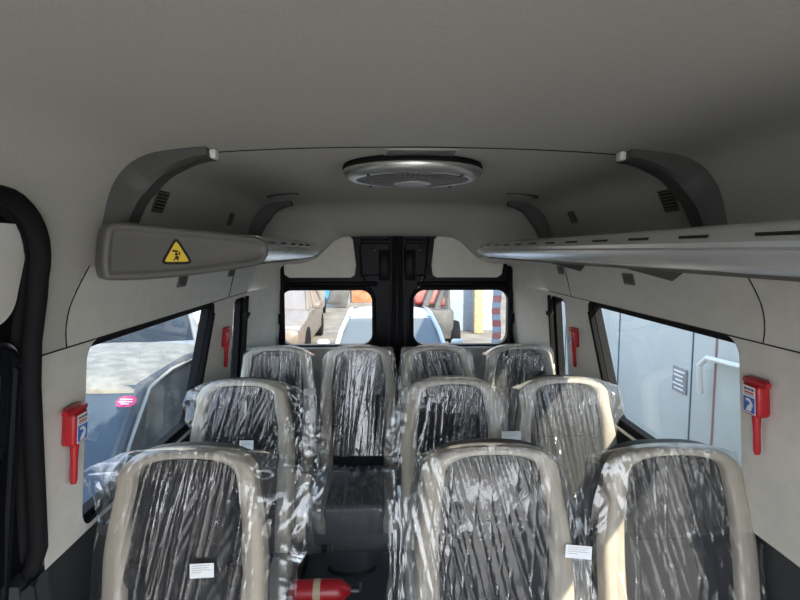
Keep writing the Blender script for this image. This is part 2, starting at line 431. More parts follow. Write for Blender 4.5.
# ------------------------------------------------------------------ luggage racks
def lip_rows(s, ys, x_in, squeeze):
    rows = []
    for y in ys:
        q = squeeze(y)                   # 1 full section, 0 pinched at the tip
        sec = [(x_in + .055, 1.742), (x_in + .03, 1.741), (x_in + .018, 1.733), (x_in + .006, 1.712), (x_in + .008, 1.704), (x_in, 1.699),
               (x_in + .002, 1.69), (x_in + .012, 1.676), (x_in + .035, 1.664), (x_in + .07, 1.657), (x_in + .14, 1.654)]
        rows.append([(s * (x if q >= 1 else x + (1 - q) * .03), y, 1.70 + (z - 1.70) * q) for x, z in sec])
    return rows
def rack(name, label, s, y0, y1, x_in=.425):
    t = thing(name, label, 'luggage rack', (0, 0, 0))
    sq = lambda y: 1 if y < y1 - .25 else max(.25, 1 - (.75 * ((y - y1 + .25) / .25) ** 2))
    n = 30; yl = [y0 + (y1 - y0) * i / n for i in range(n + 1)]
    yl = sorted(set([round(v, 4) for v in yl] + [y1 - .2, y1 - .15, y1 - .1, y1 - .05, y1 - .02]))
    bm = bmesh.new(); V = grid(bm, lip_rows(s, yl, x_in, sq))
    bm.faces.new(V[-1]); bm.faces.new(V[0][::-1])
    obj('lip', bm, 'rack_lip', t, angle=35)
    # slots cut along the upper facet
    bm = bmesh.new(); y = y0 + .1
    while y < y1 - .35:
        c = Vector((s * (x_in + .0115), y, 1.7225)); box(bm, c, (.004, .085, .005), rot=None); y += .2
    obj('slot_row', bm, 'slot', t, smooth=False)['kind'] = 'stuff'
    # shelf with slats, wall to lip
    ye = y1 - .06
    bm = bmesh.new()
    def xw(z): return secx(z) - .006
    rows = []
    for y, sh in ((y0 if s > 0 else y0 + .0, 0), (y1 - .5, 0), (y1 - .2, .0), (y1 - .05, .10)):
        ax = x_in + .04 + sh
        rows.append([(s * ax, y, 1.690), (s * ax, y, 1.657), (s * xw(1.66), y, 1.657), (s * xw(1.69), y, 1.690)])
    V = grid(bm, rows, True); bm.faces.new(V[0]); bm.faces.new(V[-1][::-1])
    obj('shelf', bm, 'rack', t, smooth=False)
    return t
def bracket(parent, s, Y, w, xt, top_clip=True, m='bracket'):
    """arched rib from the ceiling down to the rack"""
    pts = []
    prof = [(x, z) for x, z in resample([p for p in PROF if p[1] >= 1.70], 60) if x >= xt]
    prof = [Vector((x, z)) for x, z in prof]
    inn = []
    for i, p in enumerate(prof):
        a = prof[max(0, i - 1)]; b = prof[min(len(prof) - 1, i + 1)]; tt = (b - a).normalized(); nn = Vector((-tt.y, tt.x))
        if nn.x > 0: nn = -nn
        f = i / (len(prof) - 1); d = .050 * (1 - .5 * smooth((f - .5) / .5)) + .022 * math.sin(f * PI) ** 2
        inn.append(p + nn * d)
    bm = bmesh.new(); rows = []
    for p, q in zip(prof, inn):
        e = (q - p); e1 = p + e * .8; h = w / 2
        rows.append([(s * (p.x + .002), Y - h, p.y), (s * e1.x, Y - h, e1.y), (s * q.x, Y - h * .72, q.y), (s * q.x, Y + h * .72, q.y), (s * e1.x, Y + h, e1.y), (s * (p.x + .002), Y + h, p.y)])
    V = grid(bm, rows, True); bm.faces.new(V[0]); bm.faces.new(V[-1][::-1])
    b = obj('bracket', bm, m, parent)
    if top_clip:
        q = inn[-1]; bm = bmesh.new(); box(bm, (s * (q.x - .006), Y, q.y + .012), (.018, .034, .024), .006); obj('clip', bm, 'clip', b)
    return b
rl = rack('luggage_rack', 'grey luggage rack on the left wall, end cap with yellow warning triangle', -1, 1.572, 3.02)
rr = rack('luggage_rack', 'long silver edged luggage rack along the right wall', 1, .42, 3.12)
for r, s in ((rl, -1), (rr, 1)):
    bracket(r, s, 1.43, .085, .53); bracket(r, s, 2.88, .06, .56, False)
# dark struts below the right rack and the left one
for r, s, Y, ln in ((rr, 1, .98, .22), (rr, 1, 1.70, .24), (rr, 1, 2.5, .2), (rl, -1, 2.0, .22), (rl, -1, 2.65, .2)):
    bm = bmesh.new()
    a = s * .62; b = s * (secx(1.625) - .002)
    vs = [bm.verts.new(p) for p in ((a, Y - .01, 1.657), (a, Y + .01, 1.657), (b, Y + ln / 2, 1.657), (b, Y - ln / 2, 1.657), (b, Y, 1.60))]
    for f in ((0, 1, 2, 3), (0, 3, 4), (0, 4, 1), (1, 4, 2), (3, 2, 4)): bm.faces.new([vs[i] for i in f])
    obj('strut', bm, 'bracket', r, smooth=False)
# end cap of the left rack: a slanted rounded plate facing the front of the van
A = Vector((-.772, 1.305, 0)); B = Vector((-.435, 1.56, 0)); ax = (B - A).normalized(); Lc = (B - A).length
nrm = Vector((ax.y, -ax.x, 0)); nrm = nrm if nrm.y < 0 else -nrm
capM = Matrix(((ax.x, 0, nrm.x, A.x), (ax.y, 0, nrm.y, A.y), (0, 1, 0, 1.70), (0, 0, 0, 1)))
cap = [(.0, -.068), (.03, -.074), (.12, -.073), (.22, -.066), (.32, -.055), (.40, -.044), (Lc, -.030), (Lc + .012, -.006), (Lc + .005, .024), (.40, .038), (.36, .044), (.28, .050), (.18, .058), (.08, .066), (.045, .068), (.025, .062), (.012, .045)]
def smooth_poly(p, it=2):
    for _ in range(it):
        q = []
        for i in range(len(p)):
            a, b = p[i], p[(i + 1) % len(p)]
            q += [(a[0] * .75 + b[0] * .25, a[1] * .75 + b[1] * .25), (a[0] * .25 + b[0] * .75, a[1] * .25 + b[1] * .75)]
        p = q
    return p
cap = smooth_poly(cap); cx = sum(p[0] for p in cap) / len(cap)
bm = bmesh.new(); rows = []
for ins, h in ((0, -.06), (0, .004), (.004, .013), (.010, .016), (.016, .0145), (.020, .009), (.024, .007)):
    q = inset(cap, ins); rows.append([capM @ Vector((p[0], p[1], h)) for p in q])
V = grid(bm, rows, True)
f = bm.faces.new(V[-1]); bmesh.ops.triangulate(bm, faces=[f])
ec = obj('end_cap', bm, 'rack', rl, angle=50)
# warning triangle sticker
def tri(cx, cy, r):
    return [(cx + r * math.cos(math.radians(a)), cy + r * math.sin(math.radians(a))) for a in (90, 210, 330)]
def rtri(cx, cy, r, rd=.12): return smooth_poly([tuple(Vector(a).lerp(Vector(b), f)) for a, b in zip(tri(cx, cy, r), tri(cx, cy, r)[1:] + tri(cx, cy, r)[:1]) for f in (rd, .5, 1 - rd)], 1)
sx, sy = .178, -.012
bm = bmesh.new(); poly_prism(bm, rtri(sx, sy, .049), .0012, capM @ Matrix.Translation((0, 0, .0068))); ws = obj('warning_sign', bm, 'slot', ec, smooth=False); ws['label'] = 'yellow and black triangle warning of head bumps'
bm = bmesh.new(); poly_prism(bm, rtri(sx, sy, .036, .06), .0006, capM @ Matrix.Translation((0, 0, .0080))); obj('sign_face', bm, 'yellow', ws, smooth=False)
bm = bmesh.new(); PM = capM @ Matrix.Translation((sx, sy, .0087)) 
for shp in ([(-.011, .0125), (.004, .0105), (.0035, .006), (-.0105, .0075)],                    # overhead beam
            [(-.001 + .004 * math.cos(2 * PI * k / 10), .0015 + .004 * math.sin(2 * PI * k / 10)) for k in range(10)],
            [(-.004, -.003), (.003, -.003), (.007, -.009), (.0045, -.0105), (.002, -.007), (.004, -.0155), (.001, -.0155), (-.002, -.0105), (-.008, -.0155), (-.0105, -.0145), (-.0045, -.008)],
            [(.005, .006), (.0085, .009), (.0075, .004), (.011, .003), (.007, .001), (.008, -.003), (.004, .0)]):
    poly_prism(bm, shp, .0004, PM)
obj('pictogram', bm, 'slot', ws, smooth=False)

# ------------------------------------------------------------------ vents, lamps, ventilator
def vent(px, py, w, h, n, label, tilt=0):
    p = on_wall(px, py, 0); F = wall_frame(p)
    t = thing('air_vent', label, 'vent', p, (0, 0, 0), 'louvred air vents above and below the racks')
    t.matrix_world = F
    bm = bmesh.new(); r = rrect(-w / 2, w / 2, -h / 2, h / 2, .006, 4); poly_prism(bm, r, .0035, Matrix.Identity(4)); obj('frame', bm, 'vent', t, smooth=False)
    bm = bmesh.new(); poly_prism(bm, rrect(-w / 2 + .006, w / 2 - .006, -h / 2 + .006, h / 2 - .006, .003, 3), .0015, Matrix.Translation((0, 0, .003))); obj('opening', bm, 'slot', t, smooth=False)
    for k in range(n):
        y = -h / 2 + .006 + (h - .012) * (k + .5) / n
        bm = bmesh.new(); box(bm, (0, y, .006), (w - .012, (h - .012) / n * .42, .003), rot=None); obj('louvre', bm, 'vent', t, smooth=False)
vent(160, 201, .085, .075, 6, 'black louvred vent above the left rack beside the front bracket')
vent(230, 219, .075, .06, 6, 'small vent above the left rack, midway to the second bracket')
vent(573, 217, .085, .06, 6, 'small vent above the right rack, midway between the two brackets')
vent(669, 200, .085, .075, 6, 'louvred vent above the right rack beside the front bracket')
vent(182, 281, .09, .045, 5, 'vent under the left rack below the warning triangle')
vent(231, 272, .09, .045, 5, 'vent under the left rack near its rear end')
vent(561, 270, .09, .045, 5, 'vent under the right rack, nearer the rear doors')
vent(629, 279, .09, .045, 5, 'vent under the right rack above the large side window')
for px, lab in ((283, 'slim oval roof lamp left of the round ventilator'), (522, 'slim oval roof lamp right of the round ventilator')):
    p = on_wall(px, 194.5, 0)
    t = thing('roof_lamp', lab, 'lamp', p, (0, math.atan2(.03, .2) * (1 if p.x > 0 else -1), 0), 'oval roof lamps')
    bm = bmesh.new(); lathe(bm, [(.0, -.010), (.028, -.010), (.034, -.006), (.036, .004)], 32); bmesh.ops.scale(bm, vec=(1.9, 1.1, 1), verts=bm.verts[:]); obj('lens', bm, 'hub', t)
    bm = bmesh.new(); lathe(bm, [(.034, -.007), (.037, -.009), (.041, -.004), (.041, .004)], 32); bmesh.ops.scale(bm, vec=(1.9, 1.1, 1), verts=bm.verts[:]); obj('bezel', bm, 'bracket', t)
fx, fy, fz = .0, 1.785, 1.962
v = thing('roof_ventilator', 'round chrome rimmed ventilator in the middle of the ceiling', 'ventilator', (fx, fy, fz))
bm = bmesh.new(); lathe(bm, [(.214, .004), (.224, -.008), (.224, -.016), (.216, -.028), (.198, -.038), (.184, -.038), (.180, -.030)], 72); obj('ring', bm, 'chrome', v)
bm = bmesh.new(); lathe(bm, [(.205, .012), (.222, .010), (.227, -.002), (.222, -.010)], 72); obj('gasket', bm, 'rubber', v)
bm = bmesh.new(); lathe(bm, [(.181, -.018), (.0, -.018)], 48); obj('backing', bm, 'slot', v)
bm = bmesh.new()
for k in range(60):
    a = 2 * PI * k / 60; c, s = math.cos(a), math.sin(a)
    for r0, r1 in ((.062, .182),):
        tube(bm, [(r0 * c, r0 * s, -.045), ((r0 + r1) / 2 * c, (r0 + r1) / 2 * s, -.043), (r1 * c, r1 * s, -.034)], .0022, 5)
for rad, z in ((.085, -.0445), (.11, -.0435), (.135, -.041), (.16, -.0375)):
    tube(bm, [(rad * math.cos(2 * PI * k / 60), rad * math.sin(2 * PI * k / 60), z) for k in range(60)], .0028, 5, closed=True)
obj('grille', bm, 'grille', v)
bm = bmesh.new(); lathe(bm, [(.0, -.053), (.05, -.053), (.06, -.050), (.064, -.042)], 40); obj('hub', bm, 'hub', v)
for k in range(4):
    a = PI / 4 + k * PI / 2; bm = bmesh.new(); lathe(bm, [(0, -.044), (.005, -.044), (.006, -.036)], 10, .197 * math.cos(a), .197 * math.sin(a)); obj('screw', bm, 'metal', v)
t = thing('ceiling_lamp', 'flat rectangular ceiling lamp in front of the round ventilator', 'lamp', (0.01, 1.535, 1.9735))
def flatplate(name, m, parent, hw, hh, r, z0, z1):
    bm = bmesh.new(); poly_prism(bm, rrect(-hw, hw, -hh, hh, r, 5), z1 - z0, Matrix.Translation((0, 0, z0))); return obj(name, bm, m, parent, angle=30)
flatplate('frame', 'hub', t, .105, .05, .02, -.004, 0); flatplate('lens', 'grille', t, .095, .04, .014, -.0055, -.002)

# ------------------------------------------------------------------ emergency hammers
def hammer(px, py, y, side, label, yaw):
    z = CAM.z + ray(px, py).z / ray(px, py).y * y
    x = wx(side, y, z)
    t = thing('emergency_hammer', label, 'hammer', (x, y, z), (0, side * -math.radians(4.6), 0), 'red emergency hammers on the window pillars')
    i = -side
    bm = bmesh.new(); box(bm, (i * .018, 0, .035), (.036, .062, .085), .009, 3)
    box(bm, (i * .018, 0, .083), (.03, .07, .018), .007, 2); obj('holder', bm, 'red', t)
    bm = bmesh.new()
    rows = []
    for zz_, a, b in ((-.005, .012, .010), (-.05, .009, .008), (-.10, .010, .008), (-.112, .007, .006)):
        rows.append([(i * .018 + a * math.cos(2 * PI * k / 10), b * math.sin(2 * PI * k / 10), zz_) for k in range(10)])
    V = grid(bm, rows, True); bm.faces.new(V[-1]); bm.faces.new(V[0][::-1]); obj('handle', bm, 'red', t)
    bm = bmesh.new(); tube(bm, [(i * .022, -.052, .083), (i * .022, -.035, .083), (i * .022, -.03, .083)], [.008, .011, .012], 10)
    obj('hammer_head', bm, 'red', t)
    # sticker wraps the face that looks along the van to the front and the face into the van
    Fm = Matrix(((0, 0, i, i * .0364), (-i * -1 * -1, 0, 0, 0), (0, 1, 0, .036), (0, 0, 0, 1)))
    Fm = Matrix(((0, 0, i, i * .0362), (i, 0, 0, 0), (0, 1, 0, .036), (0, 0, 0, 1)))
    Gm = Matrix(((1, 0, 0, i * .018), (0, 0, -1, -.0312), (0, 1, 0, .036), (0, 0, 0, 1)))
    for mtx, w in ((Fm, .046),):
        bm = bmesh.new(); poly_prism(bm, [(-w / 2, -.036), (w / 2, -.036), (w / 2, .036), (-w / 2, .036)], .0006, mtx); st = obj('sticker', bm, 'label_white', t, smooth=False)
        st['label'] = 'white and blue instruction sticker'
        bm = bmesh.new(); poly_prism(bm, [(-w / 2 + .002, -.033), (w / 2 - .002, -.033), (w / 2 - .002, .008), (-w / 2 + .002, .008)], .0005, mtx @ Matrix.Translation((0, 0, .0006))); obj('picture', bm, 'label_blue', st, smooth=False)
        k = w / .042
        bm = bmesh.new(); poly_prism(bm, [(-.012 * k, -.03), (.006 * k, -.03), (.014 * k, -.012), (.010 * k, -.004), (.002 * k, .004), (-.012 * k, .002), (-.010 * k, -.003), (.0, -.004), (.004 * k, -.010), (-.004 * k, -.016)], .0004, mtx @ Matrix.Translation((0, 0, .0011))); obj('hand_mark', bm, 'label_white', st, smooth=False)
        bm = bmesh.new()
        for q, (a, b) in enumerate(((-.4, -.15), (-.1, .12), (.18, .42))): poly_prism(bm, [(a * w, .025), (b * w, .025), (b * w, .031), (a * w, .031)], .0004, mtx @ Matrix.Translation((0, 0, .0006)))
        poly_prism(bm, [(-.38 * w, .0125), (.38 * w, .0125), (.38 * w, .0145), (-.38 * w, .0145)], .0004, mtx @ Matrix.Translation((0, 0, .0006)))
        obj('print', bm, 'print', st, smooth=False)
        bm = bmesh.new(); poly_prism(bm, [(-.38 * w, .017), (.38 * w, .017), (.38 * w, .0215), (-.38 * w, .0215)], .0004, mtx @ Matrix.Translation((0, 0, .0006))); obj('red_print', bm, 'print_red', st, smooth=False)
    return t
hammer(79, 440, 1.345, -1, 'red emergency hammer on the left pillar beside the black door seal', 0)
hammer(223, 345, 2.68, -1, 'red emergency hammer on the left pillar in front of the small rear window', 0)
hammer(763, 412, 1.335, 1, 'red emergency hammer on the right pillar nearest the front', 0)
hammer(567, 345, 2.68, 1, 'red emergency hammer on the right pillar between large and small windows', 0)

# ------------------------------------------------------------------ seats
H = 1.152
def face_y(z): return (z - .45) * .19
def hw_out(z):
    b = .218 - .030 * smooth((z - .86) / .24)
    r = .085
    if z > H - r:
        q = min(1, (z - (H - r)) / r); b *= (1 - q ** 2.6) ** (1 / 2.6)
    return b
TI = H - .021
def hw_in(z):
    b = .142 + .010 * math.sin(max(0, (z - .6)) / .5 * PI) - .012 * smooth((z - .95) / .15)
    r = .062
    if z > TI - r:
        q = min(1, (z - (TI - r)) / r); b *= (1 - q ** 2.6) ** (1 / 2.6)
    return b
ZB = .47
def outline(hw, T, r, n=2.6, side=26, top=18):
    """right side bottom to top centre, then mirrored"""
    R = [(hw(ZB + (T - r - ZB) * i / side), ZB + (T - r - ZB) * i / side) for i in range(side)]
    b0 = hw(T - r - 1e-6)
    for k in range(top):
        a = PI / 2 * k / (top - 1); cz = T - r + r * math.sin(a) ** (2 / n)
        bb = b0 * max(0, math.cos(a)) ** (2 / n); R.append((bb, cz))
    Lf = [(-x, z) for x, z in R[::-1][1:]]
    return R + Lf
def seat_meshes():
    me = {}
    O = outline(hw_out, H, .085); I = outline(hw_in, TI, .062)
    def pt(x, z, off): return (x, face_y(z) - off, z)
    bm = bmesh.new(); rows = []
    for (ox, oz), (ix, iz) in zip(O, I):
        r = []
        for s, h in ((0, -.045), (.0, -.022), (.03, -.008), (.10, .002), (.25, .007), (.5, .008), (.75, .007), (.90, .002), (.97, -.010), (1.0, -.028)):
            r.append(pt(ox + (ix - ox) * s, oz + (iz - oz) * s, h))
        rows.append(r)
    grid(bm, rows); me['rim'] = (bm, 'beige')
    bm = bmesh.new(); rows = []
    for d, k in ((-.044, 1.0), (-.085, .985), (-.105, .95), (-.118, .86)):
        rows.append([pt(x * k, .5 + (z - .5) * (1 - (1 - k) * .35), d) for x, z in O])
    V = grid(bm, rows); bm.faces.new(V[-1])
    for a in range(len(V) - 1): pass
    bm.faces.new([V[i][0] for i in range(len(V))] + [V[i][-1] for i in range(len(V) - 1, -1, -1)])
    me['shell'] = (bm, 'shell')
    bm = bmesh.new(); rows = []
    n = 40
    for i in range(n + 1):
        z = ZB + (TI - .0005 - ZB) * (1 - (1 - i / n) ** 1.5) ; w = hw_in(z) + .003; r = []
        for j in range(25):
            u = -1 + 2 * j / 24
            b = .026 * (1 - abs(u) ** 3) - .022
            b -= .006 * math.exp(-((z - .90) / .012) ** 2) + .004 * math.exp(-((abs(u) - .72) / .04) ** 2) * (1 if z < .9 else 0)
            r.append(pt(u * w, z, b))
        rows.append(r)
    grid(bm, rows); me['panel'] = (bm, 'fabric')
    bm = bmesh.new(); rows = []
    for i in range(19):
        q = i / 18; z = .905 + (TI - .012 - .905) * q; w = min(hw_in(z) * .93, .128)
        if q < .2: w *= (1 - (1 - q / .2) ** 2.6) ** (1 / 2.6) * .16 + .84
        r = []
        for j in range(21):
            u = -1 + 2 * j / 20; e = (1 - abs(u) ** 6) * (1 - abs(2 * q - 1) ** 8)
            r.append(pt(u * w, z, -.008 + .019 * e ** .5 if e > 0 else -.012))
        rows.append(r)
    grid(bm, rows); me['headrest_pad'] = (bm, 'fabric')
    # cushion
    def cush(w0, w1, z0, z1, y0, y1, bev):
        b = bmesh.new(); vs = box(b, (0, 0, 0), (w1 - w0, y1 - y0, z1 - z0), bev, 4); bmesh.ops.translate(b, vec=((w0 + w1) / 2, (y0 + y1) / 2, (z0 + z1) / 2), verts=b.verts[:]); return b
    me['cushion'] = (cush(-.215, .215, .33, .455, -.44, .07, .045), 'beige')
    me['cushion_panel'] = (cush(-.15, .15, .335, .468, -.446, .03, .03), 'fabric')
    me['base'] = (cush(-.20, .20, .27, .335, -.41, .10, .015), 'shell')
    for sx in (-1, 1):
        b = bmesh.new()
        tube(b, [(sx * .16, -.33, .28), (sx * .16, -.31, .02)], .016, 8); tube(b, [(sx * .16, .02, .28), (sx * .16, .06, .02)], .016, 8)
        tube(b, [(sx * .16, -.38, .014), (sx * .16, .12, .014)], .014, 8); me['leg%d' % sx] = (b, 'metal')
    b = bmesh.new(); box(b, (.225, .02, .47), (.018, .03, .09), .004); box(b, (.225, .02, .53), (.022, .034, .05), .006); me['buckle'] = (b, 'shell')
    return me
proto = bpy.data.objects.new('passenger_seat', None); link(proto); proto.empty_display_size = .05
PN = {'rim': 'backrest_frame', 'shell': 'back_shell', 'panel': 'backrest_panel', 'headrest_pad': 'headrest_pad', 'cushion': 'cushion', 'cushion_panel': 'cushion_panel', 'base': 'seat_base', 'leg-1': 'leg', 'leg1': 'leg', 'buckle': 'seat_belt_buckle'}
for k, (b, m) in seat_meshes().items():
    obj(PN[k], b, m, proto, angle=50)
SEATS = [  # key, x, top distance, label
    ('FL', -.635, 1.45, 'single front row seat on the left, beige frame, white tag on its black panel'),
    ('FC', .208, 1.45, 'front row seat beside the aisle, beige frame, white tag stuck on its right edge'),
    ('FR', .715, 1.43, 'front row seat against the right wall below the red hammer'),
    ('ML', -.69, 2.25, 'single middle row seat on the left with white tag on its black panel'),
    ('MC', .198, 2.25, 'middle row seat beside the aisle, right of the gap'),
    ('MR', .685, 2.25, 'middle row seat by the right window, front lit by sun'),
    ('RL', -.70, 3.05, 'rear row seat in the left corner with white tag on its edge'),
    ('RA', -.235, 3.05, 'tall looking rear row seat at the end of the aisle, cushion in view'),
    ('RC', .215, 3.05, 'rear row seat right of the aisle end, under the right door window'),
    ('RR', .695, 3.05, 'rear row seat in the right corner by the small window')]
seat = {}
for i, (k, x, d, lab) in enumerate(SEATS):
    o = proto if i == 0 else copy_tree(proto)
    o.location = (x, d - face_y(H), 0); tag(o, lab, 'seat', 'beige and black passenger seats'); seat[k] = o
def care_label(s, x, z, off, w=.052, h=.028, tilt=0):
    o = seat[s]; y = face_y(z) - off
    bm = bmesh.new(); Mx = Matrix.Translation((x, y, z)) @ Matrix.Rotation(math.radians(90 - 10.8), 4, 'X') @ Matrix.Rotation(math.radians(tilt), 4, 'Z')
    poly_prism(bm, [(-w / 2, -h / 2), (w / 2, -h / 2), (w / 2, h / 2), (-w / 2, h / 2)], .0012, Mx)
    t = obj('tag', bm, 'label_white', o, smooth=False); t['label'] = 'white paper tag'
    bm = bmesh.new()
    for q in range(4):
        yy = h / 2 - .006 - q * .0055; L2 = w * (.78, .7, .8, .4)[q]
        poly_prism(bm, [(-w * .42, yy), (-w * .42 + L2, yy), (-w * .42 + L2, yy + .0016), (-w * .42, yy + .0016)], .0004, Mx @ Matrix.Translation((0, 0, .0012)))
    obj('print', bm, 'hub', t, smooth=False)
care_label('FL', .062, .865, .038, .062, .036, 2)
care_label('FC', .222, .885, .022, .072, .034, -6)
care_label('ML', .035, .905, .042, .056, .040, 0)
care_label('MC', .235, .935, .05, .08, .034, 0)
care_label('RL', .195, .915, .045, .062, .036, 4)
for s_, xs in (('FL', (-.128, .135)), ('ML', (.135,))):
    for x_ in xs:
        bm = bmesh.new(); z = .835
        lathe(bm, [(0, .012), (.02, .012), (.025, .006), (.026, -.01)], 20); bmesh.ops.scale(bm, vec=(1, 1.25, 1), verts=bm.verts[:])
        bmesh.ops.rotate(bm, cent=(0, 0, 0), matrix=Matrix.Rotation(math.radians(79), 3, 'X'), verts=bm.verts[:])
        bmesh.ops.translate(bm, vec=(x_, face_y(z) - .004, z), verts=bm.verts[:]); obj('recline_knob', bm, 'slot', seat[s_])

# ------------------------------------------------------------------ clear film covers
def ridge(x, y, z, p=2.0):
    v = noise.noise(Vector((x, y, z))); return (1 - min(1, abs(v) * 2.2)) ** p
def lerp_tab(tab, z):
    if z >= tab[0][0]: return tab[0][1]
    for (z0, a), (z1, b) in zip(tab, tab[1:]):
        if z >= z1: return a + (b - a) * smooth((z0 - z) / (z0 - z1))
    return tab[-1][1]
def film(key, label, seed, left, right, zlow=.56, drift=.1, amp=1.0, m='film', gath=1.0):
    """a bag of clear film pulled over the backrest; left/right give how far it stands off at each height"""
    s = seat[key]; bm = bmesh.new(); rows = []
    nf, ns, nb = 210, 12, 16; NA, NB = 62, 30
    r = .085; zr = H - r; zs = [(zlow + (zr - zlow) * i / NA, 0) for i in range(NA)] + [(0, i / NB) for i in range(NB + 1)]
    for z, ang in zs:
        if z: wb = hw_out(z) + .011
        else:
            wb = hw_out(zr - 1e-6) * max(.0, math.cos(ang * PI / 2)) ** (2 / 2.6) + .011 * (1 - ang ** 6); z = zr + (r + .010) * math.sin(ang * PI / 2) ** (2 / 2.6)
        top = smooth((z - zr) / r); hg = top if z > zr else 0
        el = lerp_tab(left, z); er = lerp_tab(right, z); q = H + .01 - z
        row = []; dep0, dep1 = -.019, .135
        pts = [('f', -1 + 2 * j / (nf - 1)) for j in range(nf)] + [('r', j / ns) for j in range(1, ns)] + [('b', 1 - 2 * j / (nb - 1)) for j in range(nb)] + [('l', j / ns) for j in range(1, ns)]
        for kind, u in pts:
            dz = 0
            if kind in 'fb':
                x = u * wb
                if u > .8: x += er * ((u - .8) / .2) ** 1.3
                if u < -.8: x -= el * ((-u - .8) / .2) ** 1.3
                e = er if u > 0 else el
                f = min(1, max(0, (abs(u) - .75) / .25)) * min(1, e / .04)
                if kind == 'f':
                    y = dep0 - .001 + .002 * max(0, 1 - (abs(u) / .7) ** 4)
                    xx = (x - drift * q * (1 + .5 * noise.noise(Vector((x * 5, seed, 0))))) / (1 + .3 * q)
                    sel = smooth(.5 + 1.4 * noise.noise(Vector((xx * 7, q * 2.2, seed + 31))))
                    a = (.003 + .011 * smooth(q / .22)) * (.2 + .8 * sel)
                    d = a * ridge(xx * 16, q * .9, seed, 6) + a * .7 * ridge(xx * 37 + 9, q * 1.4, seed + 5, 5) + a * .35 * ridge((xx + .35 * q) * 30, q * 2, seed + 15, 7)
                    d += .0055 * gath * smooth(q / .02) * (1 - smooth(q / (.10 + .06 * noise.noise(Vector((x * 20, seed, 3)))))) * ridge(xx * 95, q * 2.5, seed + 9, 2.5)
                    d += .004 * noise.noise(Vector((x * 7, z * 4, seed))) * smooth(q / .1) + .0022 * max(0, noise.noise(Vector((x * 26, z * 26, seed + 3)))) * smooth(q / .15)
                    y -= d * amp
                else: y = dep1 + .008 * noise.noise(Vector((x * 14, z * 6, seed)))
                y += f * (.055 - y) * .85
            else:
                sg = 1 if kind == 'r' else -1; e = er if sg > 0 else el
                x = sg * (wb + e)
                y0, y1 = (dep0, dep1) if kind == 'r' else (dep1, dep0); y = y0 + (y1 - y0) * u
                f = min(1, e / .04); y += f * (.055 - y) * .85
            e = er if x > 0 else el; o = max(0, abs(x) - wb * .78)
            if e > .02 and o > 0:
                k = min(1, o / .05) * min(1, e / .05)
                w3 = Vector((x * 9, y * 12 + (5 if kind == 'b' else 0), z * 6 + seed))
                y += k * (.020 * noise.noise(w3) + .020 * (ridge(x * 8 + z * 5, z * 3.5, seed, 3) - .3) + .008 * ridge(x * 20 - z * 13, z * 6, seed + 4, 4))
                x += k * .010 * noise.noise(w3 + Vector((7, 3, 1)))
                dz = k * .012 * noise.noise(w3 * .6 + Vector((1, 8, 4)))
            fb = max(0, min(1, (y - dep0) / (dep1 - dep0)))
            zz = z + dz - .045 * hg * fb ** 1.6
            lim = secx(max(.2, zz)) - .012 + (.05 * smooth((zz - .95) / .05) * smooth((1.44 - zz) / .05) if key in 'FL ML MR' else 0); xw = x + s.location.x
            if abs(xw) > lim: x = math.copysign(lim, xw) - s.location.x
            row.append((x, y + face_y(z), zz))
        rows.append(row)
    V = grid(bm, rows, True); bm.faces.new(V[-1])
    o = obj('plastic_cover', bm, m, angle=180)
    o.location = s.location
    return tag(o, label, 'plastic cover', 'clear plastic covers over the seats')
T = H + .012
film('FL', 'wrinkled clear plastic over the left front seat, flaring toward the window', 1.3, [(T, .0), (T - .03, .05), (T - .085, .105), (T - .17, .05), (.95, .012), (.6, .03)], [(T, .0), (T - .04, .05), (T - .12, .125), (T - .3, .10), (.8, .06), (.6, .06)], drift=-.18, amp=1.0, gath=1.6)
film('FC', 'clear plastic over the aisle seat of the front row, spreading into the aisle', 4.1, [(T, 0), (T - .05, .008), (T - .2, .018), (.8, .018), (.55, .01)], [(T, .0), (T - .1, .008), (T - .25, .03), (.75, .04), (.6, .04)], drift=.30, amp=1.0, gath=1.6)
film('FR', 'clear plastic over the front seat by the right wall', 7.7, [(T, 0), (T - .06, .015), (T - .2, .03), (.6, .03)], [(T, .005), (T - .05, .018), (.9, .015), (.6, .01)], drift=.28, amp=1.4)
film('ML', 'clear plastic over the left middle seat, loose on both sides', 11.2, [(T, 0), (T - .04, .03), (T - .09, .075), (T - .17, .03), (.6, .02)], [(T, 0), (T - .05, .04), (T - .15, .11), (T - .4, .13), (.6, .10)], drift=-.2, amp=1.3)
film('MC', 'clear plastic over the middle row seat beside the aisle', 14.9, [(T, 0), (T - .08, .02), (T - .2, .05), (.8, .06), (.6, .05)], [(T, 0), (T - .1, .01), (.6, .02)], drift=-.12, amp=1.2)
film('MR', 'milky clear plastic over the sunlit middle seat, flaring at the window side', 17.3, [(T, 0), (T - .08, .008), (T - .2, .02), (.6, .025)], [(T, 0), (T - .03, .05), (T - .09, .13), (T - .2, .10), (T - .35, .03), (.6, .01)], drift=.15, amp=1.4, m='film_sheet')
film('RL', 'clear plastic over the rear left corner seat, flaring left', 21.4, [(T, 0), (T - .03, .04), (T - .09, .10), (T - .17, .09), (T - .3, .0), (.6, .0)], [(T, 0), (T - .1, .004), (.6, .004)], drift=0, amp=1.0, gath=1.6)
film('RA', 'clear plastic over the rear seat at the end of the aisle', 24.2, [(T, 0), (T - .1, .002), (.6, .004)], [(T, 0), (T - .06, .01), (T - .2, .012), (.7, .012), (.6, .01)], drift=-.1, amp=.9)
film('RC', 'clear plastic over the rear seat just right of the aisle end', 27.9, [(T, 0), (T - .06, .01), (.6, .008)], [(T, 0), (T - .1, .002), (.6, .004)], drift=.3, amp=1.0)
